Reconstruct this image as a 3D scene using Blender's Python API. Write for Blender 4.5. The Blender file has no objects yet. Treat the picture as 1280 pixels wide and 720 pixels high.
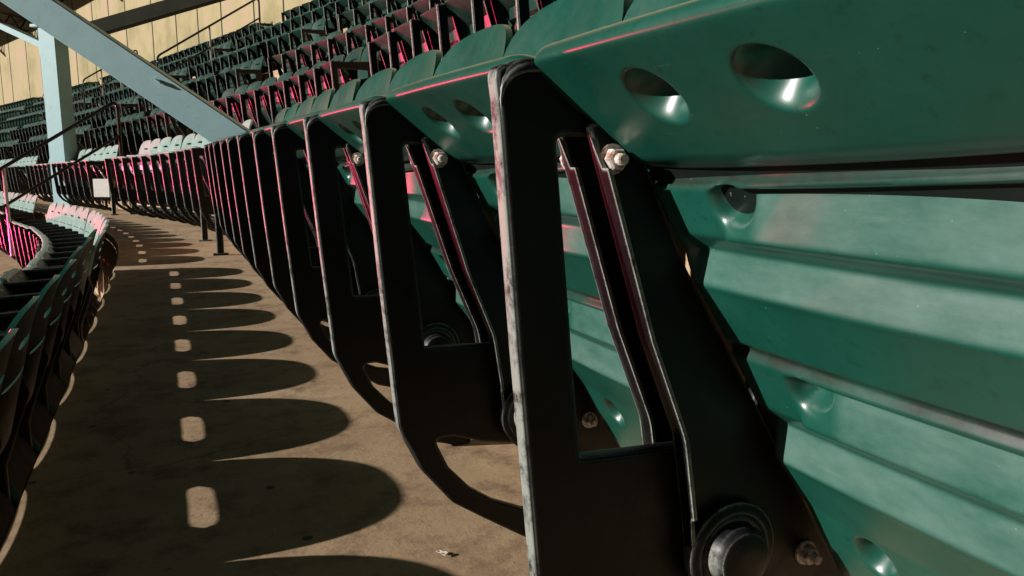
import bpy, bmesh, math, random
from mathutils import Vector, Matrix
random.seed(7)
D = bpy.data
SC = bpy.context.scene
COL = SC.collection
PI = math.pi

# ------------------------------------------------------------------ scene layout
W = 0.5            # spacing of the arm frames along a row
DEP = 1.11         # depth of a tread
RIS = 0.71         # height of a riser
FRONT = 0.27       # front of the arm frames on the row beside the walkway
EYE = 0.65

def heading(S):
    a = 0.0
    if S > 5.3:
        a += 13.5 * min(1.0, (S - 5.3) / 5.0)
    if S > 11:
        a += 0.22 * (S - 11)
    return math.radians(a)

_N = 4400
_ds = 0.025
_pts = [(0.0, -3.0)]
for i in range(_N):
    S = -3.0 + i * _ds
    h = heading(S + _ds / 2)
    x, y = _pts[-1]
    _pts.append((x - math.sin(h) * _ds, y + math.cos(h) * _ds))

def zslope(S):
    return -0.02 * max(0.0, S - 6.5)

def place(S, off, z=0.0):
    """A point on the bowl: S along the rows, off uphill from the base line, z above the walkway."""
    f = (S + 3.0) / _ds
    i = max(0, min(_N - 1, int(f)))
    t = f - i
    x = _pts[i][0] * (1 - t) + _pts[i + 1][0] * t
    y = _pts[i][1] * (1 - t) + _pts[i + 1][1] * t
    h = heading(S)
    return Vector((x + math.cos(h) * off, y + math.sin(h) * off, z + zslope(S)))

def rotz(S):
    return -PI / 2 + heading(S)

# ------------------------------------------------------------------ camera
cam_d = D.cameras.new('camera')
cam = D.objects.new('camera', cam_d)
COL.objects.link(cam)
SC.camera = cam
cam_d.sensor_width = 36.0
cam_d.lens = 36.0 * 1000.0 / 1280.0
cam_d.clip_start = 0.02
cam_d.clip_end = 600.0
PITCH, YAW = math.radians(9.3), math.radians(23.4713)
cam.location = (0, 0, EYE)
cam.rotation_euler = (PI / 2 - PITCH, 0, -YAW)
FW = Vector((math.sin(YAW) * math.cos(PITCH), math.cos(YAW) * math.cos(PITCH), -math.sin(PITCH)))
RT = Vector((math.cos(YAW), -math.sin(YAW), 0))
UP = RT.cross(FW)

def in_view(p, m=40):
    v = Vector(p) - Vector((0, 0, EYE))
    d = v.dot(FW)
    if d < 0.05:
        return False
    x = 640 + 1000 * v.dot(RT) / d
    y = 360 - 1000 * v.dot(UP) / d
    mm = m + 260 / d
    return -mm < x < 1280 + mm and -mm < y < 720 + mm

# ------------------------------------------------------------------ materials
def new_mat(name):
    m = D.materials.new(name)
    m.use_nodes = True
    nt = m.node_tree
    return m, nt, nt.nodes['Principled BSDF']

def N(nt, t, **kw):
    n = nt.nodes.new(t)
    for k, v in kw.items():
        if k in n.inputs:
            n.inputs[k].default_value = v
        else:
            setattr(n, k, v)
    return n

def ramp(nt, src, stops):
    r = nt.nodes.new('ShaderNodeValToRGB')
    e = r.color_ramp.elements
    e[0].position, e[0].color = stops[0][0], (*stops[0][1], 1)
    e[1].position, e[1].color = stops[-1][0], (*stops[-1][1], 1)
    for p, c in stops[1:-1]:
        q = e.new(p)
        q.color = (*c, 1)
    nt.links.new(src, r.inputs['Fac'])
    return r.outputs['Color']

def mixc(nt, fac, a, b, mode='MIX'):
    m = nt.nodes.new('ShaderNodeMix')
    m.data_type = 'RGBA'
    m.blend_type = mode
    L = nt.links
    if isinstance(fac, (int, float)): m.inputs[0].default_value = fac
    else: L.new(fac, m.inputs[0])
    for k, v in ((6, a), (7, b)):
        if isinstance(v, tuple): m.inputs[k].default_value = (*v, 1)
        else: L.new(v, m.inputs[k])
    return m.outputs[2]

def noise(nt, scale, detail=5, rough=0.6, coord='Object', stretch=None, per_object=False):
    tc = nt.nodes.new('ShaderNodeTexCoord')
    out = tc.outputs[coord]
    if per_object:
        oi = nt.nodes.new('ShaderNodeObjectInfo')
        vm = nt.nodes.new('ShaderNodeVectorMath'); vm.operation = 'MULTIPLY_ADD'
        cb = nt.nodes.new('ShaderNodeCombineXYZ')
        for i in range(3): nt.links.new(oi.outputs['Random'], cb.inputs[i])
        vm.inputs[1].default_value = (37.0, 53.0, 71.0)
        nt.links.new(cb.outputs[0], vm.inputs[0]); nt.links.new(out, vm.inputs[2])
        out = vm.outputs[0]
    if stretch:
        mp = nt.nodes.new('ShaderNodeMapping'); mp.inputs['Scale'].default_value = stretch
        nt.links.new(out, mp.inputs[0]); out = mp.outputs[0]
    n = nt.nodes.new('ShaderNodeTexNoise')
    n.inputs['Scale'].default_value = scale
    n.inputs['Detail'].default_value = detail
    n.inputs['Roughness'].default_value = rough
    nt.links.new(out, n.inputs['Vector'])
    return n.outputs['Fac']

def bump(nt, bsdf, h, strength, dist=0.002):
    b = nt.nodes.new('ShaderNodeBump')
    b.inputs['Strength'].default_value = strength
    b.inputs['Distance'].default_value = dist
    nt.links.new(h, b.inputs['Height'])
    nt.links.new(b.outputs[0], bsdf.inputs['Normal'])

def plastic(name, base, pale, rough, coat):
    m, nt, b = new_mat(name)
    L = nt.links
    big = noise(nt, 6, 5, 0.62, per_object=True)
    c = ramp(nt, big, [(0.3, tuple(v * 0.8 for v in base)), (0.55, base), (0.8, pale)])
    fine = noise(nt, 95, 4, 0.7, per_object=True)
    c = mixc(nt, ramp(nt, fine, [(0.58, (0, 0, 0)), (0.72, (0.55, 0.55, 0.55))]), c, tuple(v * 0.35 for v in base))
    scr = noise(nt, 26, 6, 0.75, stretch=(0.4, 3.0, 3.0), per_object=True)
    c = mixc(nt, ramp(nt, scr, [(0.66, (0, 0, 0)), (0.74, (0.3, 0.3, 0.3))]), c, (0.16, 0.2, 0.16))
    da = nt.nodes.new('ShaderNodeAttribute'); da.attribute_name = 'dust'  # ramps paler: the light they catch is put into the colour, along with dust
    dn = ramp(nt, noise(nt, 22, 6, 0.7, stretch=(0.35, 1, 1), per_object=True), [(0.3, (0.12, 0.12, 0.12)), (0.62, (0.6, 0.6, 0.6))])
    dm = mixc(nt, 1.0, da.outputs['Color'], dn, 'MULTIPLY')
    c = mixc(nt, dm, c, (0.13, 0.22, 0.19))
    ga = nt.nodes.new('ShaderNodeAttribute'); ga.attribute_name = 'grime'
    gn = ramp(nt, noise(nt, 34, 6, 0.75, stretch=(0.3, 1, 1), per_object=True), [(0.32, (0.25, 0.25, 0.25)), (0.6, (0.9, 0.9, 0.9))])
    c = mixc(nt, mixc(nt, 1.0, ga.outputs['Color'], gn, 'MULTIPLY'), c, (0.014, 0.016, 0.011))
    sk = noise(nt, 230, 2, 0.5, per_object=True)
    c = mixc(nt, ramp(nt, sk, [(0.755, (0, 0, 0)), (0.79, (0.6, 0.6, 0.6))]), c, (0.3, 0.33, 0.28))
    L.new(c, b.inputs['Base Color'])
    r = ramp(nt, noise(nt, 16, 6, 0.7, per_object=True), [(0.3, (rough - 0.07,) * 3), (0.7, (rough + 0.12,) * 3)])
    L.new(r, b.inputs['Roughness'])
    b.inputs['Coat Weight'].default_value = coat
    b.inputs['Coat Roughness'].default_value = 0.33
    bump(nt, b, fine, 0.12, 0.001)
    return m

M = {}
M['green'] = plastic('green_seat_plastic', (0.006, 0.080, 0.055), (0.013, 0.105, 0.077), 0.36, 0.8)
M['green_back'] = plastic('green_back_plastic', (0.006, 0.075, 0.052), (0.013, 0.10, 0.073), 0.36, 0.4)
M['green_sitting_shade'] = plastic('shade_dark_seat_plastic', (0.0015, 0.006, 0.004), (0.003, 0.010, 0.007), 0.55, 0.0)  # shade on the sitting faces, put into the base colour
M['green_shaded'] = plastic('shaded_green_seat_plastic', (0.012, 0.052, 0.038), (0.03, 0.08, 0.062), 0.34, 0.4)  # darker copy of the green: the upper rows' shade is in its colour
M['sheen_pale'] = plastic('sheen_pale_seat_plastic', (0.30, 0.42, 0.38), (0.42, 0.52, 0.48), 0.34, 0.5)  # far seats paler: bright reflections on the plastic painted as its colour

m, nt, b = new_mat('black_gloss_paint')
L = nt.links
f = noise(nt, 45, 6, 0.7, per_object=True)
c = ramp(nt, f, [(0.35, (0.0025, 0.0025, 0.003)), (0.68, (0.005, 0.005, 0.006)), (0.74, (0.04, 0.036, 0.032))])
bv = nt.nodes.new('ShaderNodeBevel'); bv.samples = 4; bv.inputs['Radius'].default_value = 0.006
ge = nt.nodes.new('ShaderNodeNewGeometry')
dp = nt.nodes.new('ShaderNodeVectorMath'); dp.operation = 'DOT_PRODUCT'
L.new(bv.outputs[0], dp.inputs[0]); L.new(ge.outputs['True Normal'], dp.inputs[1])
edge = ramp(nt, dp.outputs['Value'], [(0.80, (1, 1, 1)), (0.97, (0, 0, 0))])
chip = ramp(nt, noise(nt, 38, 6, 0.75, per_object=True), [(0.36, (0.12, 0.12, 0.12)), (0.52, (1, 1, 1))])
tcn = nt.nodes.new('ShaderNodeTexCoord')
sp = nt.nodes.new('ShaderNodeSeparateXYZ'); L.new(tcn.outputs['Normal'], sp.inputs[0])
ng = nt.nodes.new('ShaderNodeMath'); ng.operation = 'MULTIPLY'; ng.inputs[1].default_value = -1.0
L.new(sp.outputs['Y'], ng.inputs[0])
front_sheen = ramp(nt, ng.outputs[0], [(0.80, (0, 0, 0)), (0.97, (0.55, 0.55, 0.55))])     # fronts paler: light glancing off the gloss is put into the colour
spo = nt.nodes.new('ShaderNodeSeparateXYZ'); L.new(tcn.outputs['Object'], spo.inputs[0])
front_sheen = mixc(nt, 1.0, front_sheen, ramp(nt, spo.outputs['Y'], [(0.045, (1, 1, 1)), (0.052, (0, 0, 0))]), 'MULTIPLY')
edge = mixc(nt, 1.0, edge, front_sheen, 'ADD')
wear_sheen = mixc(nt, 1.0, edge, chip, 'MULTIPLY')
c = mixc(nt, wear_sheen, c, (0.5, 0.52, 0.47))
L.new(c, b.inputs['Base Color'])
L.new(ramp(nt, f, [(0.3, (0.36,) * 3), (0.75, (0.55,) * 3)]), b.inputs['Roughness'])
b.inputs['Specular IOR Level'].default_value = 0.3
bump(nt, b, noise(nt, 160, 3, per_object=True), 0.2, 0.001)
M['black'] = m

m, nt, b = new_mat('bolt_zinc')
c = ramp(nt, noise(nt, 120, 4), [(0.45, (0.8, 0.7, 0.66)), (0.66, (0.3, 0.14, 0.08))])
nt.links.new(c, b.inputs['Base Color'])
b.inputs['Metallic'].default_value = 0.1
b.inputs['Roughness'].default_value = 0.5
M['bolt'] = m

m, nt, b = new_mat('concrete')
L = nt.links
n1 = noise(nt, 1.3, 8, 0.65)
n2 = noise(nt, 9, 8, 0.7)
n3 = noise(nt, 70, 5, 0.7)
c = ramp(nt, n1, [(0.3, (0.31, 0.20, 0.115)), (0.5, (0.43, 0.295, 0.175)), (0.7, (0.52, 0.375, 0.235))])
c = mixc(nt, ramp(nt, n2, [(0.5, (0, 0, 0)), (0.68, (0.85, 0.85, 0.85))]), c, (0.17, 0.10, 0.06))
c = mixc(nt, ramp(nt, n3, [(0.6, (0, 0, 0)), (0.72, (0.6, 0.6, 0.6))]), c, (0.11, 0.075, 0.055))
c = mixc(nt, ramp(nt, noise(nt, 24, 6, 0.75), [(0.64, (0, 0, 0)), (0.70, (0.8, 0.8, 0.8))]), c, (0.06, 0.04, 0.03))
c = mixc(nt, ramp(nt, noise(nt, 3.2, 9, 0.75), [(0.52, (0, 0, 0)), (0.66, (0.7, 0.7, 0.7))]), c, (0.19, 0.11, 0.065))
tc = nt.nodes.new('ShaderNodeTexCoord')
vo = nt.nodes.new('ShaderNodeTexVoronoi'); vo.inputs['Scale'].default_value = 7.0
L.new(tc.outputs['Object'], vo.inputs['Vector'])
c = mixc(nt, ramp(nt, vo.outputs['Distance'], [(0.055, (0.85, 0.85, 0.85)), (0.075, (0, 0, 0))]), c, (0.05, 0.04, 0.035))
ck = nt.nodes.new('ShaderNodeTexVoronoi'); ck.feature = 'DISTANCE_TO_EDGE'; ck.inputs['Scale'].default_value = 0.9
wv = nt.nodes.new('ShaderNodeVectorMath'); wv.operation = 'MULTIPLY_ADD'; wv.inputs[1].default_value = (0.35, 0.35, 0.35)
nz = nt.nodes.new('ShaderNodeTexNoise'); nz.inputs['Scale'].default_value = 3.0; nz.inputs['Detail'].default_value = 8
L.new(tc.outputs['Object'], nz.inputs['Vector']); L.new(nz.outputs['Color'], wv.inputs[0]); L.new(tc.outputs['Object'], wv.inputs[2])
L.new(wv.outputs[0], ck.inputs['Vector'])
c = mixc(nt, ramp(nt, ck.outputs['Distance'], [(0.001, (0.5, 0.5, 0.5)), (0.0035, (0, 0, 0))]), c, (0.05, 0.035, 0.025))
L.new(c, b.inputs['Base Color'])
b.inputs['Roughness'].default_value = 0.75
bump(nt, b, n3, 0.5, 0.003)
M['concrete'] = m

m, nt, b = new_mat('blue_grey_paint')
c = ramp(nt, noise(nt, 7, 6, 0.7), [(0.3, (0.33, 0.53, 0.57)), (0.7, (0.39, 0.60, 0.64))])
c = mixc(nt, ramp(nt, noise(nt, 40, 5, 0.7), [(0.62, (0, 0, 0)), (0.72, (0.6, 0.6, 0.6))]), c, (0.12, 0.13, 0.12))
c = mixc(nt, ramp(nt, noise(nt, 9, 8, 0.75, stretch=(1, 1, 0.25)), [(0.6, (0, 0, 0)), (0.72, (0.55, 0.55, 0.55))]), c, (0.16, 0.11, 0.07))
nt.links.new(c, b.inputs['Base Color'])
b.inputs['Roughness'].default_value = 0.5
M['steel'] = m

m, nt, b = new_mat('olive_dark_paint')
c = ramp(nt, noise(nt, 5, 5), [(0.3, (0.03, 0.034, 0.02)), (0.7, (0.055, 0.058, 0.036))])
nt.links.new(c, b.inputs['Base Color'])
b.inputs['Roughness'].default_value = 0.6
M['olive'] = m

m, nt, b = new_mat('rust_brown_roof')
c = ramp(nt, noise(nt, 3, 6), [(0.3, (0.05, 0.028, 0.022)), (0.7, (0.11, 0.07, 0.055))])
nt.links.new(c, b.inputs['Base Color'])
b.inputs['Roughness'].default_value = 0.8
M['roof'] = m

m, nt, b = new_mat('cream_wall_paint')
c = ramp(nt, noise(nt, 0.6, 6, 0.65), [(0.3, (0.24, 0.20, 0.085)), (0.5, (0.38, 0.30, 0.15)), (0.72, (0.44, 0.29, 0.20))])
c = mixc(nt, ramp(nt, noise(nt, 4, 6, 0.7, stretch=(1, 1, 0.25)), [(0.55, (0, 0, 0)), (0.75, (0.5, 0.5, 0.5))]), c, (0.52, 0.40, 0.2))
nt.links.new(c, b.inputs['Base Color'])
b.inputs['Roughness'].default_value = 0.7
M['cream'] = m

def flat(name, col, rough=0.6, metal=0.0):
    m, nt, b = new_mat(name)
    c = ramp(nt, noise(nt, 30, 5), [(0.3, tuple(v * 0.85 for v in col)), (0.7, col)])
    nt.links.new(c, b.inputs['Base Color'])
    b.inputs['Roughness'].default_value = rough
    b.inputs['Metallic'].default_value = metal
    return m
M['white'] = flat('white_sign_paint', (0.82, 0.8, 0.76))
M['ink'] = flat('dark_ink', (0.03, 0.03, 0.03))
M['pink'] = flat('pink_cloth', (0.5, 0.16, 0.24), 0.8)
M['pipe'] = flat('dark_pipe', (0.012, 0.012, 0.012), 0.35)
M['galv'] = flat('galvanised_pipe', (0.45, 0.43, 0.4), 0.4, 0.6)
M['paper'] = flat('paper_scrap', (0.6, 0.55, 0.45), 0.8)
M['field'] = flat('dark_field', (0.02, 0.035, 0.015), 0.9)

# ------------------------------------------------------------------ mesh helpers
def obj(name, me, mat=None, parent=None):
    if isinstance(me, bmesh.types.BMesh):
        bm = me
        me = D.meshes.new(name)
        bm.normal_update()
        bm.to_mesh(me)
        bm.free()
    o = D.objects.new(name, me)
    COL.objects.link(o)
    if mat is not None:
        me.materials.clear()
        me.materials.append(mat)
    if parent is not None:
        o.parent = parent
    return o

def tag(o, label, cat, group=None, kind=None):
    if label: o['label'] = label
    if cat: o['category'] = cat
    if group: o['group'] = group
    if kind: o['kind'] = kind
    return o

def empty(name, loc, rz=0.0):
    o = D.objects.new(name, None)
    o.empty_display_size = 0.1
    COL.objects.link(o)
    o.location = loc
    o.rotation_euler = (0, 0, rz)
    return o

def smooth(me, angle=40):
    for p in me.polygons: p.use_smooth = True
    if hasattr(me, 'set_sharp_from_angle'):
        me.set_sharp_from_angle(angle=math.radians(angle))

def fillet(pts, seg=5):
    """pts: (y, z, r) closed polygon -> list of (y, z) with rounded corners."""
    out = []
    n = len(pts)
    for i in range(n):
        p = Vector(pts[i][:2]); r = pts[i][2] if len(pts[i]) > 2 else 0.0
        a = Vector(pts[i - 1][:2]) - p; c = Vector(pts[(i + 1) % n][:2]) - p
        if r <= 0:
            out.append(tuple(p)); continue
        ang = a.angle(c)
        d = min(r / math.tan(ang / 2), a.length * 0.49, c.length * 0.49)
        p0 = p + a.normalized() * d; p1 = p + c.normalized() * d
        for k in range(seg + 1):
            t = k / seg
            q = p0 * (1 - t) ** 2 + p * 2 * t * (1 - t) + p1 * t * t
            out.append(tuple(q))
    return out

def plate(name, loops, thick, bevel=0.002, res=1):
    """A flat plate in the local (y, z) plane with holes, centred on x = 0."""
    cu = D.curves.new(name, 'CURVE')
    cu.dimensions = '2D'
    cu.fill_mode = 'BOTH'
    cu.extrude = thick / 2 - bevel
    cu.bevel_depth = bevel
    cu.bevel_resolution = res
    cu.offset = -bevel
    for lp in loops:
        sp = cu.splines.new('POLY')
        sp.points.add(len(lp) - 1)
        for q, (y, z) in zip(sp.points, lp): q.co = (y, z, 0, 1)
        sp.use_cyclic_u = True
    tmp = D.objects.new(name, cu)
    COL.objects.link(tmp)
    dg = bpy.context.evaluated_depsgraph_get()
    me = D.meshes.new_from_object(tmp.evaluated_get(dg))
    D.objects.remove(tmp)
    D.curves.remove(cu)
    me.transform(Matrix(((0, 0, 1, 0), (1, 0, 0, 0), (0, 1, 0, 0), (0, 0, 0, 1))))
    me.name = name
    smooth(me, 35)
    return me

def bm_box(bm, c, s, rot=None, bevel=0.0):
    r = bmesh.ops.create_cube(bm, size=1.0)
    vs = r['verts']
    mat = Matrix.Translation(Vector(c))
    if rot is not None: mat = mat @ rot.to_4x4()
    mat = mat @ Matrix.Diagonal((*s, 1))
    bmesh.ops.transform(bm, matrix=mat, verts=vs)
    if bevel:
        es = list({e for v in vs for e in v.link_edges})
        bmesh.ops.bevel(bm, geom=es, offset=bevel, segments=2, affect='EDGES')

def bm_tube(bm, pts, r, n=10, cap=True):
    rings = []
    pts = [Vector(p) for p in pts]
    for i, p in enumerate(pts):
        t = (pts[min(i + 1, len(pts) - 1)] - pts[max(i - 1, 0)]).normalized()
        u = t.cross(Vector((0, 0, 1)))
        if u.length < 0.05: u = t.cross(Vector((1, 0, 0)))
        u.normalize(); v = u.cross(t)
        rings.append([bm.verts.new(p + u * math.cos(2 * PI * k / n) * r + v * math.sin(2 * PI * k / n) * r) for k in range(n)])
    for a, b_ in zip(rings, rings[1:]):
        for k in range(n):
            bm.faces.new((a[k], a[(k + 1) % n], b_[(k + 1) % n], b_[k]))
    if cap:
        bm.faces.new(rings[0][::-1]); bm.faces.new(rings[-1])

def bm_lathe_x(bm, prof, c, n=24):
    """prof: (x, r) along the local x axis through c."""
    rings = []
    for x, r in prof:
        rings.append([bm.verts.new((c[0] + x, c[1] + r * math.cos(2 * PI * k / n), c[2] + r * math.sin(2 * PI * k / n))) for k in range(n)])
    for a, b_ in zip(rings, rings[1:]):
        for k in range(n):
            bm.faces.new((a[k], a[(k + 1) % n], b_[(k + 1) % n], b_[k]))
    bm.faces.new(rings[0][::-1]); bm.faces.new(rings[-1])

def finish(bm):
    bmesh.ops.remove_doubles(bm, verts=bm.verts[:], dist=1e-5)
    bmesh.ops.recalc_face_normals(bm, faces=bm.faces[:])
    return bm

def round_path(pts, r, seg=6):
    pts = [Vector(p) for p in pts]
    out = [pts[0]]
    for i in range(1, len(pts) - 1):
        p = pts[i]; a = pts[i - 1] - p; c = pts[i + 1] - p
        d = min(r, a.length * 0.49, c.length * 0.49)
        p0 = p + a.normalized() * d; p1 = p + c.normalized() * d
        for k in range(seg + 1):
            t = k / seg
            out.append(p0 * (1 - t) ** 2 + p * 2 * t * (1 - t) + p1 * t * t)
    out.append(pts[-1])
    return out

# ------------------------------------------------------------------ the folding seat
# local frame: x along the row (+x towards the near end), y uphill from the front of the arm frames, z above the tread
def sstep(a, b, x):
    t = max(0.0, min(1.0, (x - a) / (b - a)))
    return t * t * (3 - 2 * t)

def lerp_prof(prof, t):
    if t <= prof[0][0]: return prof[0][1]
    for (a, u), (b_, v) in zip(prof, prof[1:]):
        if t <= b_: return u + (v - u) * (t - a) / (b_ - a)
    return prof[-1][1]

HOLES = [(-0.090, -0.089, 0.0285), (0.040, -0.089, 0.0285), (-0.104, 0.432, 0.024), (0.13, 0.432, 0.024)]
FULLP = [(0, -0.009), (0.0035, -0.013), (0.011, -0.013), (0.0165, -0.003), (0.066, -0.003), (0.084, -0.013), (0.0885, -0.016),
         (0.116, 0.005), (0.1185, 0.006), (0.122, 0.0045), (0.192, -0.005), (0.198, -0.011), (0.204, -0.011), (0.207, -0.003),
         (0.27, -0.003), (0.290, -0.012), (0.2975, -0.016), (0.333, 0.005), (0.3365, 0.006), (0.340, 0.0045), (0.40, -0.003), (0.55, -0.003)]
GROOVES = [(0.016, 0.062), (0.213, 0.266)]

def seat_h(a, t, full):
    if not full or t < 0.014: return seat_h0(a, t, full)
    r = 0.0032
    return sum(w * seat_h0(a, t + o * r, full) for o, w in ((-1, 0.15), (-0.5, 0.2), (0, 0.3), (0.5, 0.2), (1, 0.15)))

def seat_h0(a, t, full):
    """Outward displacement of the seat's underside at a along the row and t down the slope from the seam."""
    h = 0.0
    if full:
        if -0.9 < t <= 0:
            h -= 0.009 * max(0.0, (t + 0.024) / 0.024) ** 2      # the lip rolls under at the seam
        if t > 0:
            hw = 0.219
            m = 1 - sstep(hw - 0.022, hw - 0.006, abs(a))
            h = lerp_prof(FULLP, t) * (0.25 + 0.75 * m) if t > 0.012 else lerp_prof(FULLP, t)
            bow = 0.004 * (a / 0.22) ** 2
            for t0, t1 in GROOVES:
                tt = t - bow
                if t0 < tt < t1 + 0.010:
                    gm = 1 - sstep(0.118, 0.137, -a if a < 0 else a - 0.055)
                    if tt < t0 + 0.008: g = -0.014 * sstep(t0, t0 + 0.008, tt)
                    elif tt < t1 - 0.002: g = -0.014 + 0.022 * (tt - t0 - 0.008) / (t1 - 0.010 - t0)
                    else: g = 0.008 * (1 - (tt - t1 + 0.002) / 0.012)
                    q = math.hypot((a + 0.110) / 0.027, (tt - t0 - 0.017) / 0.021)
                    if q < 1: g -= 0.030 * (1 - sstep(0.25, 1.0, q))
                    h += g * gm
        for ha, ht, hr in HOLES:
            q = math.hypot((a - ha) / hr, (t - ht) / hr)
            if q < 1.14:
                h -= 0.034 * (1 - sstep(0.24, 1.12, q))
    else:
        if t > 0: h = lerp_prof([(0, 0), (0.02, -0.012), (0.066, 0.004), (0.088, -0.015), (0.119, 0.005), (0.2, -0.006), (0.297, -0.015), (0.336, 0.005), (0.49, -0.003)], t)
    return h

def make_seat(full):
    pts = [(0.074, 0.7370), (0.054, 0.7445), (0.038, 0.7455), (0.0285, 0.7405), (0.0255, 0.732), (0.031, 0.7255), (0.137, 0.636), (0.395, 0.168)]
    # dense path from the top of the rolled rim over the lip to the hinge end
    path = []      # (t, y, z)
    lip0 = Vector(pts[5]); seam = Vector(pts[6]); end = Vector(pts[7])
    ll = (seam - lip0).length
    rim = [Vector(p) for p in pts[:6]]
    acc = 0.0
    back = []
    for i in range(len(rim) - 1, 0, -1):
        acc += (rim[i] - rim[i - 1]).length
        back.append((-ll - acc, rim[i - 1]))
    seq = []
    if full:
        # smooth rolled rim by Catmull-Rom
        rr = [rim[0]] + rim + [lip0 + (seam - lip0) * 0.1]
        for i in range(1, len(rr) - 2):
            for k in range(4):
                t = k / 4
                p0, p1, p2, p3 = rr[i - 1], rr[i], rr[i + 1], rr[i + 2]
                seq.append((-1.0, 0.5 * ((2 * p1) + (p2 - p0) * t + (2 * p0 - 5 * p1 + 4 * p2 - p3) * t * t + (3 * p1 - p0 - 3 * p2 + p3) * t ** 3)))
        n = 84
    else:
        seq = [(-1.0, p) for p in rim[:-1]]
        n = 2
    for k in range(n + 1):
        t = -ll + ll * k / n
        seq.append((t if k < n else -1e-6, lip0 + (seam - lip0) * (k / n)))
    ml = (end - seam).length
    if full:
        ts = [0.0005, 0.002, 0.0035, 0.006, 0.009, 0.012, 0.014, 0.0155]
        t = 0.0175
        while t < ml - 0.001:
            ts.append(t); t += 0.0019
        ts.append(ml)
    else:
        ts = [0.02, 0.066, 0.088, 0.119, 0.2, 0.297, 0.336, 0.42, ml]
    for t in ts: seq.append((t, seam + (end - seam) * (t / ml)))
    n_lip = Vector((-(seam - lip0).y, (seam - lip0).x)).normalized() * -1
    n_main = Vector(((end - seam).y, -(end - seam).x)).normalized()
    if n_lip.x > 0: n_lip = -n_lip
    if n_main.x > 0: n_main = -n_main
    na = 200 if full else 8
    bm = bmesh.new()
    front, rear = [], []
    for j, (t, p) in enumerate(seq):
        hw = 0.219 - (0.0 if t < 0.1 else 0.030 * (t - 0.1) / 0.39)
        if t < -0.03: hw += 0.027 * sstep(0.03, 0.14, -t if t > -0.9 else 0.2)
        if t > 0.49: hw -= 0.03 * ((t - 0.49) / 0.05) ** 2
        rf, rb = [], []
        for i in range(na + 1):
            u = -1 + 2 * i / na
            if full: u = math.copysign(abs(u) ** 0.9, u)
            a = u * hw
            d = seat_h(a, t, full) if t > -0.9 else 0.0
            e = max(0.0, (abs(a) - (hw - 0.012)) / 0.012)
            d -= 0.012 * (1 - math.sqrt(max(0.0, 1 - min(1.0, e) ** 2)))
            nn = n_lip if t < -0.005 else n_main
            q = p.copy()
            if t > -0.9: q = q + nn * d
            # corners of the rim droop and the rim is bowed a little along the row
            cr = max(0.0, (abs(a) - (hw - 0.045)) / 0.045)
            if t < -0.07: q += Vector((0.012, -0.016)) * cr ** 3 * min(1.0, (-0.07 - t) / 0.06)
            q += Vector((0.010, 0.0)) * (a / 0.219) ** 2 * 0.5
            # the lip is shallower in the middle of the seat
            bw = 0.008 * (max(0.0, a + 0.219) / 0.237) ** 1.9
            wt = 0.0 if t < -0.14 else (t + 0.14) / 0.14 if t < 0 else 1 - 0.8 * sstep(0.012, 0.064, t)
            q -= (seam - lip0 if t < 0 else end - seam).normalized() * bw * wt
            rf.append(bm.verts.new((a, q.x, q.y)))
            # the sitting face behind
            f = j / (len(seq) - 1)
            yb = 0.075 + (0.395 - 0.075) * f + 0.02 * math.sin(PI * f)
            zb = 0.7385 - (0.7385 - 0.235) * f
            if i in (0, na): yb -= 0.0
            rb.append(bm.verts.new((a, yb, zb)))
        front.append(rf); rear.append(rb)
    m = len(seq)
    for j in range(m - 1):
        for i in range(na):
            bm.faces.new((front[j][i], front[j + 1][i], front[j + 1][i + 1], front[j][i + 1]))
    # the rear face needs few cells: keep first/last columns for the rims
    for j in range(m - 1):
        bm.faces.new((front[j][0], rear[j][0], rear[j + 1][0], front[j + 1][0]))
        bm.faces.new((front[j][na], front[j + 1][na], rear[j + 1][na], rear[j][na]))
    for i in range(na):
        bm.faces.new((front[0][i], front[0][i + 1], rear[0][i + 1], rear[0][i]))
        bm.faces.new((front[m - 1][i], rear[m - 1][i], rear[m - 1][i + 1], front[m - 1][i + 1]))
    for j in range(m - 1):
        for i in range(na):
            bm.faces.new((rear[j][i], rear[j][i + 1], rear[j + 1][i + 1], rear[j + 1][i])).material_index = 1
    bmesh.ops.recalc_face_normals(bm, faces=bm.faces[:])
    me = D.meshes.new('seat_pan')
    bm.to_mesh(me); bm.free()
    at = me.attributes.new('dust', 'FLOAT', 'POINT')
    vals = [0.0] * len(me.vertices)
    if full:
        dust_sheen_t = ((0.026, 0.060), (0.089, 0.117), (0.224, 0.264), (0.298, 0.335))
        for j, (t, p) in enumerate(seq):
            dv = max(sstep(t0 - 0.003, t0 + 0.004, t) * (1 - sstep(t1 - 0.004, t1 + 0.002, t)) for t0, t1 in dust_sheen_t)
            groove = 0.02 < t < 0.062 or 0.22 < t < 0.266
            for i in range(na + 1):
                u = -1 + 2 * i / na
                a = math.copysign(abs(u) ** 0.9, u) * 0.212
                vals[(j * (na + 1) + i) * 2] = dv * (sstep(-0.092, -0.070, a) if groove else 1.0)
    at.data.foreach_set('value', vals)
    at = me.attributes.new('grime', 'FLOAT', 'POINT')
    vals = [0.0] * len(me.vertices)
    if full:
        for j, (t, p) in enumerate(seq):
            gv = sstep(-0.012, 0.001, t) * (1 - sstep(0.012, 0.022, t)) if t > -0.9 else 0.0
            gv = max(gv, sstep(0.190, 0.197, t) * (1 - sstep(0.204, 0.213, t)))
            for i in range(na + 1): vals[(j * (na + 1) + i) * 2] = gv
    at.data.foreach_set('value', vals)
    smooth(me, 50 if full else 30)
    return me

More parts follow.
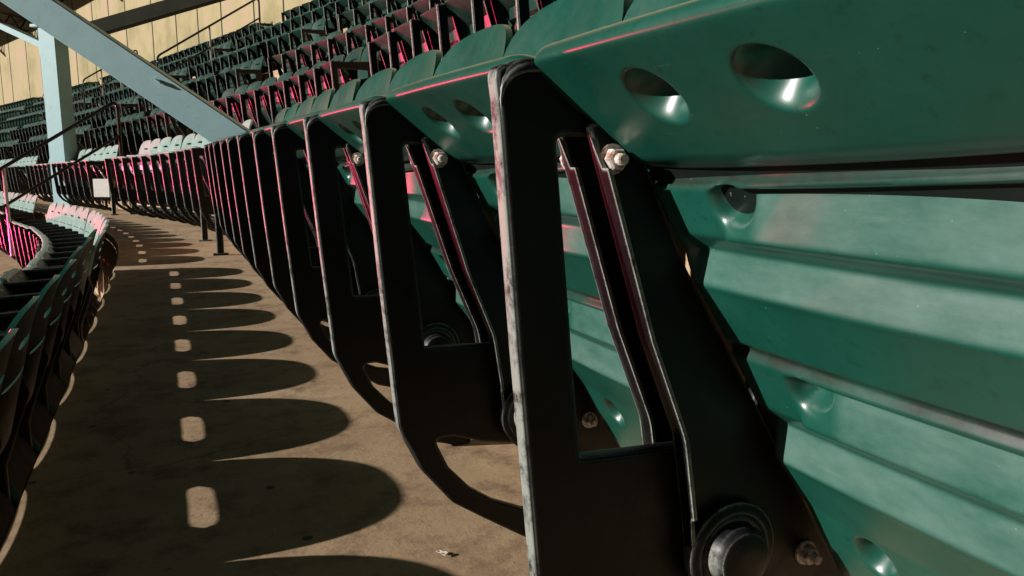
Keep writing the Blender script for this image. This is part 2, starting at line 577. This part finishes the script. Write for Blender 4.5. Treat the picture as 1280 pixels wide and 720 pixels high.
def make_back(full):
    ztop, zbot = 0.965, 0.575
    hw = 0.2518
    nc = 40 if full else 12
    us = [-1 + 2 * i / nc for i in range(nc + 1)]
    us = [math.copysign(1 - (1 - abs(u)) ** 1.6, u) for u in us]
    slots = [(0.112, 0.0100, 0.108), (0.210, 0.0042, 0.20)]   # below the top, half height, half width
    def halfw(v):
        s = min(1.0, v / 0.135)
        return max(0.012, hw * (1 - (1 - s) ** 2.7) ** (1 / 2.7)) if v < 0.135 else hw - 0.012 * max(0, (v - 0.30) / 0.11)
    vs = []
    if full: vs += [0.0, 0.0015, 0.004, 0.008, 0.014, 0.022, 0.032, 0.045, 0.06, 0.08, 0.094]
    else: vs += [0.0, 0.004, 0.014, 0.032, 0.06]
    vs += [('s', 0, -1), ('s', 0, 1)] + ([0.135, 0.155, 0.185] if full else [0.155]) + [('s', 1, -1), ('s', 1, 1)] + ([0.26, 0.31, 0.36, 0.405] if full else [0.31, 0.405])
    bm = bmesh.new()
    grid = [[], []]
    th = 0.016
    for layer in (0, 1):
        for v in vs:
            row = []
            for u in us:
                if isinstance(v, tuple):
                    v0, hh, sw = slots[v[1]]
                    a = u * halfw(v0)
                    k = abs(a) / sw
                    vv = v0 + v[2] * (hh * math.sqrt(max(0.0, 1 - k ** 8)) if k < 1 else 0.0004)
                else:
                    vv = v; a = u * halfw(v)
                y = 0.462 - 0.27 * vv + 0.03 * math.exp(-vv / 0.03) * 0.3
                y += -0.022 * (a / hw) ** 2 * 0 + 0.020 * (1 - (a / hw) ** 2)
                row.append(bm.verts.new((a, y + (0 if layer == 0 else th), ztop - vv)))
            grid[layer].append(row)
    def solid(j, i):
        v, w = vs[j], vs[j + 1]
        if isinstance(v, tuple) and isinstance(w, tuple) and v[1] == w[1]:
            v0, hh, sw = slots[v[1]]
            a0, a1 = us[i] * halfw(v0), us[i + 1] * halfw(v0)
            return not (abs((a0 + a1) / 2) < sw)
        return True
    nr = len(vs)
    S_ = [[solid(j, i) for i in range(nc)] for j in range(nr - 1)]
    for j in range(nr - 1):
        for i in range(nc):
            if not S_[j][i]: continue
            F, B = grid
            bm.faces.new((F[j][i], F[j + 1][i], F[j + 1][i + 1], F[j][i + 1]))
            bm.faces.new((B[j][i], B[j][i + 1], B[j + 1][i + 1], B[j + 1][i])).material_index = 1
            for dj, di, q in ((-1, 0, ((j, i), (j, i + 1))), (1, 0, ((j + 1, i + 1), (j + 1, i))), (0, -1, ((j + 1, i), (j, i))), (0, 1, ((j, i + 1), (j + 1, i + 1)))):
                jj, ii = j + dj, i + di
                if 0 <= jj < nr - 1 and 0 <= ii < nc and S_[jj][ii]: continue
                (p, q_), (r, s_) = q
                bm.faces.new((F[p][q_], F[r][s_], B[r][s_], B[p][q_]))
    bmesh.ops.recalc_face_normals(bm, faces=bm.faces[:])
    me = D.meshes.new('back_panel')
    bm.to_mesh(me); bm.free()
    smooth(me, 40)
    return me

FRAME_OUT = [(0.0, 0.70, 0.05), (-0.004, 0.730, 0.06), (0.10, 0.728, 0.02), (0.40, 0.742, 0.03), (0.425, 0.64, 0.02), (0.345, 0.42, 0.05), (0.345, 0.0, 0.004),
             (0.305, 0.0, 0.006), (0.255, 0.015, 0.05), (0.183, 0.062, 0.05), (0.127, 0.100, 0.05), (0.076, 0.163, 0.05), (0.040, 0.237, 0.06), (0.018, 0.476, 0.3)]
FRAME_HOLE = [(0.098, 0.212, 0.012), (0.122, 0.160, 0.04), (0.160, 0.118, 0.04), (0.20, 0.090, 0.04), (0.255, 0.065, 0.02), (0.305, 0.055, 0.01),
              (0.305, 0.14, 0.01), (0.25, 0.182, 0.02), (0.18, 0.195, 0.03), (0.13, 0.212, 0.02)]
FRAME_WIN = [(0.057, 0.668, 0.008), (0.086, 0.360, 0.005), (0.285, 0.352, 0.01), (0.325, 0.52, 0.03), (0.32, 0.668, 0.02)]

def make_frame(full):
    s = 5 if full else 2
    return plate('arm_frame', [fillet(FRAME_OUT, s), fillet(FRAME_HOLE, s), fillet(FRAME_WIN, s)], 0.024, 0.0055, 2 if full else 0)

def make_armrest():
    # a flanged strip following the top of the arm frame
    line = fillet([(0.002, 0.645), (-0.004, 0.730, 0.06), (0.10, 0.728, 0.05), (0.40, 0.742)], 7)
    bm = bmesh.new()
    prev = None
    n = len(line)
    P = [Vector(p) for p in line]
    for i, p in enumerate(P):
        t = (P[min(i + 1, n - 1)] - P[max(i - 1, 0)]).normalized()
        nn = Vector((-t.y, t.x))
        if nn.x > 0 and i < n / 2: nn = nn
        f = min(1.0, i / 7)
        hw = 0.0105 + 0.006 * sstep(0, 1, f)
        fo = sstep(0, 1, f)
        ring = []
        for (sx, o) in ((-1, -0.006), (-1, 0.002), (-0.8, 0.0055), (0, 0.0068), (0.8, 0.0055), (1, 0.002), (1, -0.006)):
            q = p + nn * (o * fo - 0.0045 * (1 - fo))
            ring.append(bm.verts.new((sx * hw, q.x, q.y)))
        if prev:
            for k in range(7):
                bm.faces.new((prev[k], prev[(k + 1) % 7], ring[(k + 1) % 7], ring[k]))
        else: bm.faces.new(ring)
        prev = ring
    bm.faces.new(prev[::-1])
    bmesh.ops.recalc_face_normals(bm, faces=bm.faces[:])
    me = D.meshes.new('armrest'); bm.to_mesh(me); bm.free()
    smooth(me, 50)
    return me

ARM = [(0.082, 0.680, 0.006), (0.094, 0.640, 0.02), (0.146, 0.478, 0.05), (0.188, 0.375, 0.04), (0.202, 0.287, 0.03), (0.222, 0.195, 0.03), (0.262, 0.160, 0.03), (0.455, 0.135, 0.012),
       (0.40, 0.212, 0.01), (0.318, 0.345, 0.05), (0.19, 0.548, 0.04), (0.135, 0.662, 0.012), (0.110, 0.682, 0.01)]

def make_seat_arm(full):
    me = plate('seat_arm', [fillet(ARM, 4 if full else 1)], 0.010, 0.002, 1 if full else 0)
    if full:
        bm = bmesh.new(); bm.from_mesh(me)
        line = [Vector(p) for p in fillet([(0.083, 0.676), (0.094, 0.640, 0.02), (0.146, 0.478, 0.08), (0.188, 0.375, 0.08), (0.202, 0.287, 0.05), (0.206, 0.25)], 5)]
        prev = None
        for i, p in enumerate(line):
            f = i / (len(line) - 1)
            dep = 0.020 * sstep(0, 0.08, f) * (1 - 0.3 * sstep(0.8, 1, f)) + 0.002
            ring = [bm.verts.new((x, p.x + dy, p.y)) for x, dy in ((0.0, -0.0015), (dep, -0.0015), (dep, 0.0025), (0.0, 0.0025))]
            if prev:
                for k in range(4): bm.faces.new((prev[k], prev[(k + 1) % 4], ring[(k + 1) % 4], ring[k]))
            else: bm.faces.new(ring)
            prev = ring
        bm.faces.new(prev[::-1])
        bmesh.ops.recalc_face_normals(bm, faces=bm.faces[:])
        bm.to_mesh(me); bm.free()
        smooth(me, 40)
    return me

def make_bolt():
    bm = bmesh.new()
    bm_lathe_x(bm, [(0.0, 0.014), (0.003, 0.014), (0.003, 0.011)], (0, 0, 0), 16)
    bm_lathe_x(bm, [(0.003, 0.0105), (0.012, 0.0105), (0.0135, 0.0085)], (0, 0, 0), 6)
    bm_lathe_x(bm, [(0.0135, 0.0055), (0.021, 0.0055), (0.022, 0.004)], (0, 0, 0), 10)
    me = D.meshes.new('bolt'); bm.to_mesh(me); bm.free()
    return me

def make_hub():
    bm = bmesh.new()
    bm_lathe_x(bm, [(-0.016, 0.030), (-0.014, 0.050), (-0.004, 0.054), (0.004, 0.054), (0.006, 0.050), (0.007, 0.043), (0.003, 0.039), (0.003, 0.035), (0.018, 0.034), (0.025, 0.029), (0.028, 0.020), (0.029, 0.008)], (0, 0, 0), 32)
    me = D.meshes.new('hinge_hub'); bm.to_mesh(me); bm.free()
    smooth(me, 35)
    return me

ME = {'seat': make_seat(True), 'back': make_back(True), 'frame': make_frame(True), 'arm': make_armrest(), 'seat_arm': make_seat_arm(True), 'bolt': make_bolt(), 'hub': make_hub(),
      'seat_lo': make_seat(False), 'back_lo': make_back(False), 'frame_lo': make_frame(False), 'seat_arm_lo': make_seat_arm(False)}
for k, v in ME.items():
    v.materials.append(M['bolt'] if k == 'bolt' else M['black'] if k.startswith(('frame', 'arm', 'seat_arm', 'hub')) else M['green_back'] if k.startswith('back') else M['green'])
    if k in ('seat', 'seat_lo'): v.materials.append(M['green_sitting_shade'])   # sitting face near black, its shade painted in
    if k.startswith('back'): v.materials.append(M['black'])      # rear faces painted black in place of the shade on them
for k in ('seat_lo', 'back_lo'):
    for suffix, mt in (('_upper', 'green_shaded'), ('_sheen_pale', 'sheen_pale')):
        c = ME[k].copy()
        c.materials[0] = M[mt]
        ME[k + suffix] = c

def child(name, me, parent, loc=(0, 0, 0), rot=None):
    o = D.objects.new(name, me)
    COL.objects.link(o)
    o.parent = parent
    o.location = loc
    if rot: o.rotation_euler = rot
    return o

def frame_part(root, x, full):
    if full:
        fr = child('arm_frame', ME['frame'], root, (x, 0, 0))
        child('armrest', ME['arm'], fr)
    else:
        child('arm_frame', ME['frame_lo'], root, (x, 0, 0))

def end_legs(root, x):
    for y in (0.062, 0.30):
        bm = bmesh.new()
        bm_box(bm, (0, 0, 0.14), (0.03, 0.045, 0.28), bevel=0.004)
        bm_box(bm, (0, 0, 0.006), (0.05, 0.10, 0.012))
        o = obj('end_leg', bm, M['black'], root)
        o.location = (x, y, 0)

def make_chair(kind):
    full = kind == 'near'
    root = empty('folding_seat', (0, 0, 0))
    s = {'near': '', 'plain': '_lo', 'upper': '_lo_upper', 'sheen_pale': '_lo_sheen_pale'}[kind]
    child('back_panel', ME['back' + s], root)
    st = child('seat_pan', ME['seat' + s], root)
    for sx in (1, -1):
        if full:
            child('seat_arm', ME['seat_arm'], st, (sx * 0.219, 0, 0))
            for y, z in ((0.106, 0.648), (0.366, 0.212)):
                child('bolt', ME['bolt'], st, (sx * 0.219 - sx * 0.005, y, z), None if sx < 0 else (0, 0, PI))
            child('hinge_hub', ME['hub'], st, (sx * 0.219 + 0.012, 0.256, 0.240))
        else:
            child('seat_arm', ME['seat_arm_lo'], st, (sx * 0.2265, 0, 0))
    frame_part(root, W / 2 + 0.012, full)
    return root

def copy_tree(o, parent=None):
    c = o.copy()
    COL.objects.link(c)
    if parent is not None: c.parent = parent
    for ch in list(o.children): copy_tree(ch, c)
    return c

ORD = 'first second third fourth fifth sixth seventh eighth ninth tenth eleventh twelfth thirteenth fourteenth fifteenth sixteenth seventeenth eighteenth nineteenth twentieth'.split()
ORD += ['twenty-' + w for w in ORD[:9]] + ['thirtieth'] + ['thirty-' + w for w in ORD[:9]]
# sections: (first frame position along the row, number of seats)
SECT = [(0.175, 11), (6.72, 10), (13.1, 12), (20.6, 15), (29.7, 10)]
SECNAME = ['near block', 'second block', 'third block', 'fourth block', 'farthest block']
ROWNAME = {0: 'row beside the walkway'}
for k, w in enumerate(ORD[:9], 1):
    ROWNAME[k] = w + ' row above the walkway'
    ROWNAME[-k] = w + ' row below the walkway'
GROUP = 'folding seats of the curved grandstand'
proto = {}

def put_chair(full, k, S, sec, i, n, first, last):
    if full not in proto:
        o = proto[full] = make_chair(full)
    else:
        o = copy_tree(proto[full])
    o.location = place(S, FRONT + DEP * k, RIS * k)
    o.rotation_euler = (0, 0, rotz(S))
    if k == 0 and sec == 0:
        lab = ['green folding seat whose ribbed underside fills the right of the picture, nearest the camera'][0] if i == 0 else \
              'green folding seat, %s from the camera in the row beside the walkway' % ORD[i]
    elif sec == 0:
        lab = 'green folding seat, %s from the aisle in the near block, %s' % (ORD[n - 1 - i], ROWNAME[k])
    else:
        lab = '%s folding seat, %s along the %s, %s' % ('pale' if full == 'sheen_pale' else 'green', ORD[i], SECNAME[sec], ROWNAME[k])
    tag(o, lab, 'folding seat', GROUP)
    return o

ROWS = {0: (0, 1, 2, 3), 1: (0, 1, 2, 3, 4), 2: (0, 1, 2, 3, 4), 3: (1, 2, 3, 4), 4: (1, 2, 3, 4), 5: (2, 3), -1: (0, 1, 2), -2: (1, 2), -3: (1, 2)}
late = []
rv = random.Random(11)
first_of = {}
for k in sorted(ROWS, key=lambda q: (abs(q), q)):
    for sec in ROWS[k]:
        s0, n = SECT[sec]
        w = W
        dz = 0.0
        if k == -1 and sec == 0: s0, n, w = 0.41, 10, 0.475
        if k == -1 and sec == 1: s0, n, dz = 5.35, 13, -0.06
        kind = 'near' if sec == 0 and k in (0, -1) else 'sheen_pale' if sec >= 1 and -2 <= k <= 0 else 'plain' if k <= 0 else 'upper'
        for i in range(n):
            S = s0 + w * (i + 0.5)
            c = place(S, FRONT + DEP * k + 0.25, RIS * k + 0.6)
            if not in_view(c, 10) and not (k == -1 and sec == 0): continue
            o = put_chair(kind, k, S, sec, i, n, i == 0, i == n - 1)
            o.location.z += dz
            if not (k == 0 and sec == 0 and i < 2):
                # no two seats fold quite alike
                o.rotation_euler.z += math.radians(rv.uniform(-0.7, 0.7)) * (k != -1)
                for ch in o.children:
                    dr = 0.0
                    if ch.name.startswith('seat_pan'): dr, pv = math.radians(rv.uniform(-1.8, 1.2)), Vector((0, 0.256, 0.24))
                    if ch.name.startswith('back_panel'): dr, pv = math.radians(rv.uniform(-1.2, 1.2)), Vector((0, 0.38, 0.62))
                    if dr:
                        ch.rotation_euler.x = dr
                        ch.location = pv - Matrix.Rotation(dr, 3, 'X') @ pv
            if k == 0 and i == 0: first_of[sec] = o
            if w != W: o.scale = (w / W, 1, 1)
            if i == n - 1: late.append((o, kind == 'near', k, sec))
            if k == 0 and sec == 0 and i == 0: nearest = o
for ch in nearest.children:
    if ch.name.startswith('arm_frame'): ch.location.x += 0.035
for o, full, k, sec in late:
    frame_part(o, -W / 2, full)
    if k == 0: end_legs(o, -W / 2)
    if k == 0 and sec == 1: end_legs(first_of[sec], W / 2)

# the seats beyond the farthest block read as one mass
bm = bmesh.new()
for k in range(0, 6):
    S = 28.6 if k in (0, 5) else 35.9
    j = 0
    while S < 74:
        mt = Matrix.Translation(place(S, FRONT + DEP * k, RIS * k)) @ Matrix.Rotation(rotz(S), 4, 'Z')
        for key, x in (('back_lo', 0), ('seat_lo', 0), ('frame_lo', W / 2)):
            tmp = ME[key].copy(); tmp.transform(mt @ Matrix.Translation((x, 0, 0)))
            for pl in tmp.polygons: pl.material_index = {'back_lo': 0, 'seat_lo': 0, 'frame_lo': 1}[key]
            bm.from_mesh(tmp); D.meshes.remove(tmp)
        S += W; j += 1
        if j % 14 == 0: S += 1.4
mass = obj('distant_seats', bm, M['green_shaded'])
mass.data.materials.append(M['black'])
tag(mass, 'distant rows of seats running on past the farthest block', 'seats', None, 'stuff')

# ------------------------------------------------------------------ terraces
def sheet(name, rows, mat, kind='structure'):
    """rows: list of (off, z) sections swept along the rows' curve."""
    bm = bmesh.new()
    Ss = [-2.5 + 0.5 * i for i in range(190)]
    prev = None
    for S in Ss:
        ring = [bm.verts.new(place(S, o, z)) for o, z in rows]
        if prev:
            for a in range(len(rows) - 1):
                bm.faces.new((prev[a], prev[a + 1], ring[a + 1], ring[a]))
        prev = ring
    bmesh.ops.recalc_face_normals(bm, faces=bm.faces[:])
    o = obj(name, bm, mat)
    o['kind'] = kind
    return o

NOSE = -0.30
KMIN, KMAX = -6, 5
prof = []
for k in range(KMIN, KMAX + 1):
    o0 = NOSE + DEP * k
    z = RIS * k
    prof += [(o0, z - 0.02), (o0 + 0.012, z), (o0 + DEP - 0.004, z)]
sheet('concrete_terrace', prof, M['concrete'])
# ground far below the stand
bm = bmesh.new()
vs = [bm.verts.new(p) for p in ((-400, -400, -14), (400, -400, -14), (400, 400, -14), (-400, 400, -14))]
bm.faces.new(vs)
tag(obj('ground', bm, M['field']), None, None, kind='structure')

# ------------------------------------------------------------------ steelwork
def beam(name, a, b_, w, d, mat, side=(0, -1, 0), parent=None, flange=0.02):
    """An I-beam from a to b; its web faces 'side'."""
    a = Vector(a); b_ = Vector(b_)
    t = (b_ - a).normalized()
    s = Vector(side); s = (s - t * s.dot(t)).normalized()
    u = t.cross(s)
    bm = bmesh.new()
    R = Matrix((t, u, s)).transposed()
    L_ = (b_ - a).length
    mid = (a + b_) / 2
    bm_box(bm, mid, (L_, w - 0.002, flange * 0.6), R)
    for q in (-1, 1):
        bm_box(bm, mid + u * q * (w / 2), (L_, flange, d), R, 0.004)
    return obj(name, bm, mat, parent)

def solid_beam(name, a, b_, w, d, mat, side=(0, -1, 0), parent=None, bevel=0.006):
    a = Vector(a); b_ = Vector(b_)
    t = (b_ - a).normalized()
    s = Vector(side); s = (s - t * s.dot(t)).normalized()
    u = t.cross(s)
    bm = bmesh.new()
    bm_box(bm, (a + b_) / 2, ((b_ - a).length, w, d), Matrix((t, u, s)).transposed(), bevel)
    return obj(name, bm, mat, parent)

CAMSIDE = (-FW.x, -FW.y, 0)
br = empty('steel_brace', (1.05, 5.42, 0.33))
tag(br, 'wide blue-grey painted steel brace slanting down behind the near row of seats', 'steel brace')
o = solid_beam('brace_beam', (0, 0, 0), (-2.55, 1.02, 1.90), 0.197, 0.12, M['steel'], CAMSIDE, br)
bm = bmesh.new()
ax = Vector((-2.55, 1.02, 1.90)); L_ = ax.length; ax.normalize()
sd_ = Vector(CAMSIDE); sd_ = (sd_ - ax * sd_.dot(ax)).normalized(); ud = ax.cross(sd_)
R3 = Matrix((ax, ud, sd_)).transposed()
R = Matrix.Rotation(YAW * -1, 3, 'Z') @ Matrix.Rotation(math.radians(35), 3, 'Y')
bm_box(bm, (-1.03, 0.33, 0.80), (0.05, 0.03, 0.014), R, 0.004)
obj('cleat', bm, M['steel'], br)
bm = bmesh.new()
bm_box(bm, (0, 0, 0), (0.34, 0.3, 0.03), None, 0.004)
obj('base_plate', bm, M['steel'], br)

cl = empty('steel_column', (-1.56, 16.3, 0.6))
cl.rotation_euler = (0, 0, -YAW - 0.25)
tag(cl, 'upright blue-grey steel column under the slanting brace, in front of the cream wall', 'steel column')
solid_beam('column_shaft', (0, 0, -1.0), (0.0, 0, 2.25), 0.33, 0.3, M['steel'], parent=cl)
solid_beam('cap_bracket', (-1.05, 0, 2.32), (-0.165, 0, 1.95), 0.10, 0.2, M['steel'], parent=cl)
solid_beam('gusset', (-0.28, 0, 2.05), (-0.17, 0, 1.2), 0.10, 0.04, M['steel'], parent=cl)
solid_beam('cap_plate', (-0.3, 0, 2.27), (0.3, 0, 2.27), 0.05, 0.36, M['steel'], parent=cl)

o = solid_beam('roof_rafter', (-1.3, 16.3, 2.72), (3.6, 15.0, 4.30), 0.24, 0.2, M['olive'], CAMSIDE)
tag(o, 'dark olive rafter slanting up to the right from the column, across the cream wall', 'rafter')

# ------------------------------------------------------------------ walls
def wall(name, off, z0, z1, S0, S1, mat, label, cat, seams=0.0, th=0.2):
    bm = bmesh.new()
    n = max(2, int((S1 - S0) / 0.8))
    prev = None
    for i in range(n + 1):
        S = S0 + (S1 - S0) * i / n
        ring = [bm.verts.new(place(S, off + a, zz)) for a, zz in ((0, z0), (0, z1), (th, z1), (th, z0))]
        if prev:
            for k in range(4): bm.faces.new((prev[k], prev[(k + 1) % 4], ring[(k + 1) % 4], ring[k]))
        else: bm.faces.new(ring)
        prev = ring
    bm.faces.new(prev[::-1])
    bmesh.ops.recalc_face_normals(bm, faces=bm.faces[:])
    o = obj(name, bm, mat)
    tag(o, label, cat)
    if seams:
        bm = bmesh.new()
        S = S0 + 0.3
        while S < S1:
            p = place(S, off - 0.006, (z0 + z1) / 2)
            bm_box(bm, p, (0.02, 0.05, z1 - z0), Matrix.Rotation(rotz(S) + PI / 2, 3, 'Z'))
            S += seams * (0.75 + 0.5 * random.random())
        obj('seam_batten', bm, M['olive'], o)
    return o

wall('concourse_wall', NOSE + DEP * 5 + 1.0, RIS * 5 - 0.05, RIS * 5 + 6.2, 2, 95, M['cream'],
     'cream painted concourse wall rising behind the topmost row of seats', 'wall', 2.4)

# roof over the top of the stand, seen at the far end
bm = bmesh.new()
prev = None
for i in range(46):
    S = 22 + 1.6 * i
    ring = [bm.verts.new(place(S, a, zz)) for a, zz in ((3.4, 8.6), (3.4, 8.9), (6.6, 8.4), (6.6, 8.1))]
    if prev:
        for k in range(4): bm.faces.new((prev[k], prev[(k + 1) % 4], ring[(k + 1) % 4], ring[k]))
    else: bm.faces.new(ring)
    prev = ring
bm.faces.new(prev[::-1])
bmesh.ops.recalc_face_normals(bm, faces=bm.faces[:])
rf = tag(obj('stand_roof', bm, M['roof']), 'brown roof deck over the far end of the stand, at the top left', 'roof')
for i in range(11):
    S = 22.5 + 6.0 * i
    bm = bmesh.new()
    a, b_ = place(S, 3.5, 8.0), place(S, 6.2, 7.55)
    c, d = place(S, 3.5, 8.6), place(S, 6.2, 8.15)
    bm_tube(bm, [a, b_], 0.07, 6); bm_tube(bm, [c, d], 0.07, 6)
    for q in range(8):
        u = q / 8; v = (q + 1) / 8
        p0, p1 = (a.lerp(b_, u), c.lerp(d, v)) if q % 2 else (c.lerp(d, u), a.lerp(b_, v))
        bm_tube(bm, [p0, p1], 0.045, 6)
    obj('truss', bm, M['olive'], rf)

# handrails of the stepped aisles
def rail(S, o0, o1, h0, label, both_ends=True, r=0.024, posts=2):
    base = place(S, o0, 0)
    root = empty('handrail', base)
    tag(root, label, 'handrail')
    zz = lambda o: (o - NOSE) * RIS / DEP
    def P(o, h): return place(S, o, zz(o) + h) - base
    pts = round_path([P(o0, 0.0), P(o0, h0), P(o1, h0), P(o1, 0.0)], 0.12)
    bm = bmesh.new(); bm_tube(bm, pts, r, 10)
    smooth_o = obj('rail', bm, M['pipe'], root); smooth(smooth_o.data)
    bm = bmesh.new(); bm_tube(bm, [P(o0, h0 * 0.5), P(o1, h0 * 0.5)], r * 0.8, 8)
    obj('mid_rail', bm, M['pipe'], root)
    for q in range(1, posts):
        o = o0 + (o1 - o0) * q / posts
        bm = bmesh.new(); bm_tube(bm, [P(o, -0.2), P(o, h0)], r * 0.9, 8)
        obj('post', bm, M['galv'], root)
    return root
rail(12.45, -3.6, 0.62, 0.95, 'dark handrail climbing the aisle past the walkway at the far left', posts=3)
rail(19.85, 3.15, 5.6, 0.95, 'dark handrail by the upper rows rising to the right in front of the cream wall', posts=2)
rail(28.9, 3.6, 5.3, 1.0, 'looped handrail farther along the upper rows, just above the slanting brace', posts=3)

# white row-end signs
def row_sign(k, sec, label, sz=(0.012, 0.25, 0.26), dy=0.16, dz=0.34):
    S = SECT[sec][0] - 0.13
    root = tag(empty('row_sign', place(S, FRONT + DEP * k + dy, RIS * k + dz), rotz(S) - 0.8), label, 'row sign', 'white row end signs')
    bm = bmesh.new(); bm_box(bm, (0, 0, 0), sz, None, 0.004)
    obj('board', bm, M['white'], root)
    return root
row_sign(0, 2, 'white square sign low on the end of the walkway row beyond the handrail')
row_sign(1, 1, 'white sign on the row end just left of the brace, above the pale seats')
row_sign(-2, 1, 'white sign on the end of a lower row at the left edge')

# rail carrying the seats of the second block
s0, n = SECT[1]
root = tag(empty('mounting_rail', place(s0, FRONT + 0.33, 0)), 'black steel rail on stub feet under the pale seats of the second block', 'rail')
bm = bmesh.new()
pts = [place(s0 + 0.25 * i, FRONT + 0.36, 0.10) - root.location for i in range(n * 2 + 1)]
bm_tube(bm, pts, 0.025, 6)
obj('rail', bm, M['black'], root)
for i in range(n):
    bm = bmesh.new()
    p = place(s0 + W * (i + 0.5), FRONT + 0.36, 0.05) - root.location
    bm_box(bm, p, (0.05, 0.05, 0.1))
    obj('foot', bm, M['black'], root)

# scraps on the floor
def scrap(name, x, y, label, seed):
    rnd = random.Random(seed)
    bm = bmesh.new()
    vs = []
    for i in range(5):
        for j in range(3):
            vs.append(bm.verts.new(((i - 2) * 0.005, (j - 1) * 0.0032 + rnd.uniform(-.0015, .0015), 0.002 + rnd.uniform(0, 0.004))))
    for i in range(4):
        for j in range(2):
            bm.faces.new((vs[i * 3 + j], vs[i * 3 + 3 + j], vs[i * 3 + 4 + j], vs[i * 3 + 1 + j]))
    r = bmesh.ops.extrude_face_region(bm, geom=bm.faces[:])
    for v in r['geom']:
        if isinstance(v, bmesh.types.BMVert): v.co.z += 0.0012
    bmesh.ops.recalc_face_normals(bm, faces=bm.faces[:])
    o = obj(name, bm, M['paper'])
    o.location = (x, y, 0.001)
    o.rotation_euler = (0, 0, rnd.uniform(0, 3))
    return tag(o, label, 'litter')
scrap('paper_scrap', 0.385, 1.177, 'small crumpled pale paper scrap on the concrete beside the nearest seat shadow', 3)
scrap('peanut_shell', 0.72, 1.62, 'tiny pale shell fragment on the lit concrete under the near seats', 8)

SC['layout'] = 'grandstand'

# ------------------------------------------------------------------ light
world = D.worlds.new('World')
SC.world = world
world.use_nodes = True
wn = world.node_tree
bg = wn.nodes['Background']
sky = wn.nodes.new('ShaderNodeTexSky')
sky.sky_type = 'NISHITA'
sky.sun_disc = False
ELEV, AZ = math.radians(19.0), math.radians(8.0)
sun_dir = Vector((-math.cos(ELEV) * math.cos(AZ), math.cos(ELEV) * math.sin(AZ), math.sin(ELEV)))   # towards the light
sky.sun_elevation = ELEV
sky.sun_rotation = math.atan2(sun_dir.x, sun_dir.y)
wn.links.new(sky.outputs[0], bg.inputs['Color'])
bg.inputs['Strength'].default_value = 0.0009
sd = D.lights.new('floodlight_sun', 'SUN')
sd.energy = 4.0
sd.angle = math.radians(0.5)
sd.color = (1.0, 0.955, 0.89)
so = D.objects.new('floodlight_sun', sd)
COL.objects.link(so)
so.rotation_euler = sun_dir.to_track_quat('Z', 'Y').to_euler()

ld = D.lights.new('red_scoreboard_lamp', 'AREA')
ld.shape = 'RECTANGLE'
ld.size, ld.size_y = 4.0, 0.5
ld.energy = 200
ld.spread = math.radians(33)
ld.color = (1.0, 0.02, 0.13)
lo = D.objects.new('red_scoreboard_lamp', ld)
COL.objects.link(lo)
lo.location = (-6.5, 21.5, -1.45)
lo.rotation_euler = (Vector(lo.location) - Vector((-1.4, 14.0, 0.1))).to_track_quat('Z', 'Y').to_euler()

vs_ = SC.view_settings
vs_.view_transform = 'Standard'
vs_.look = 'None'
vs_.exposure = 0.58
vs_.gamma = 1.0
vs_.use_curve_mapping = False
SC.cycles.max_bounces = 6
SC.cycles.diffuse_bounces = 1
SC.cycles.use_denoising = True
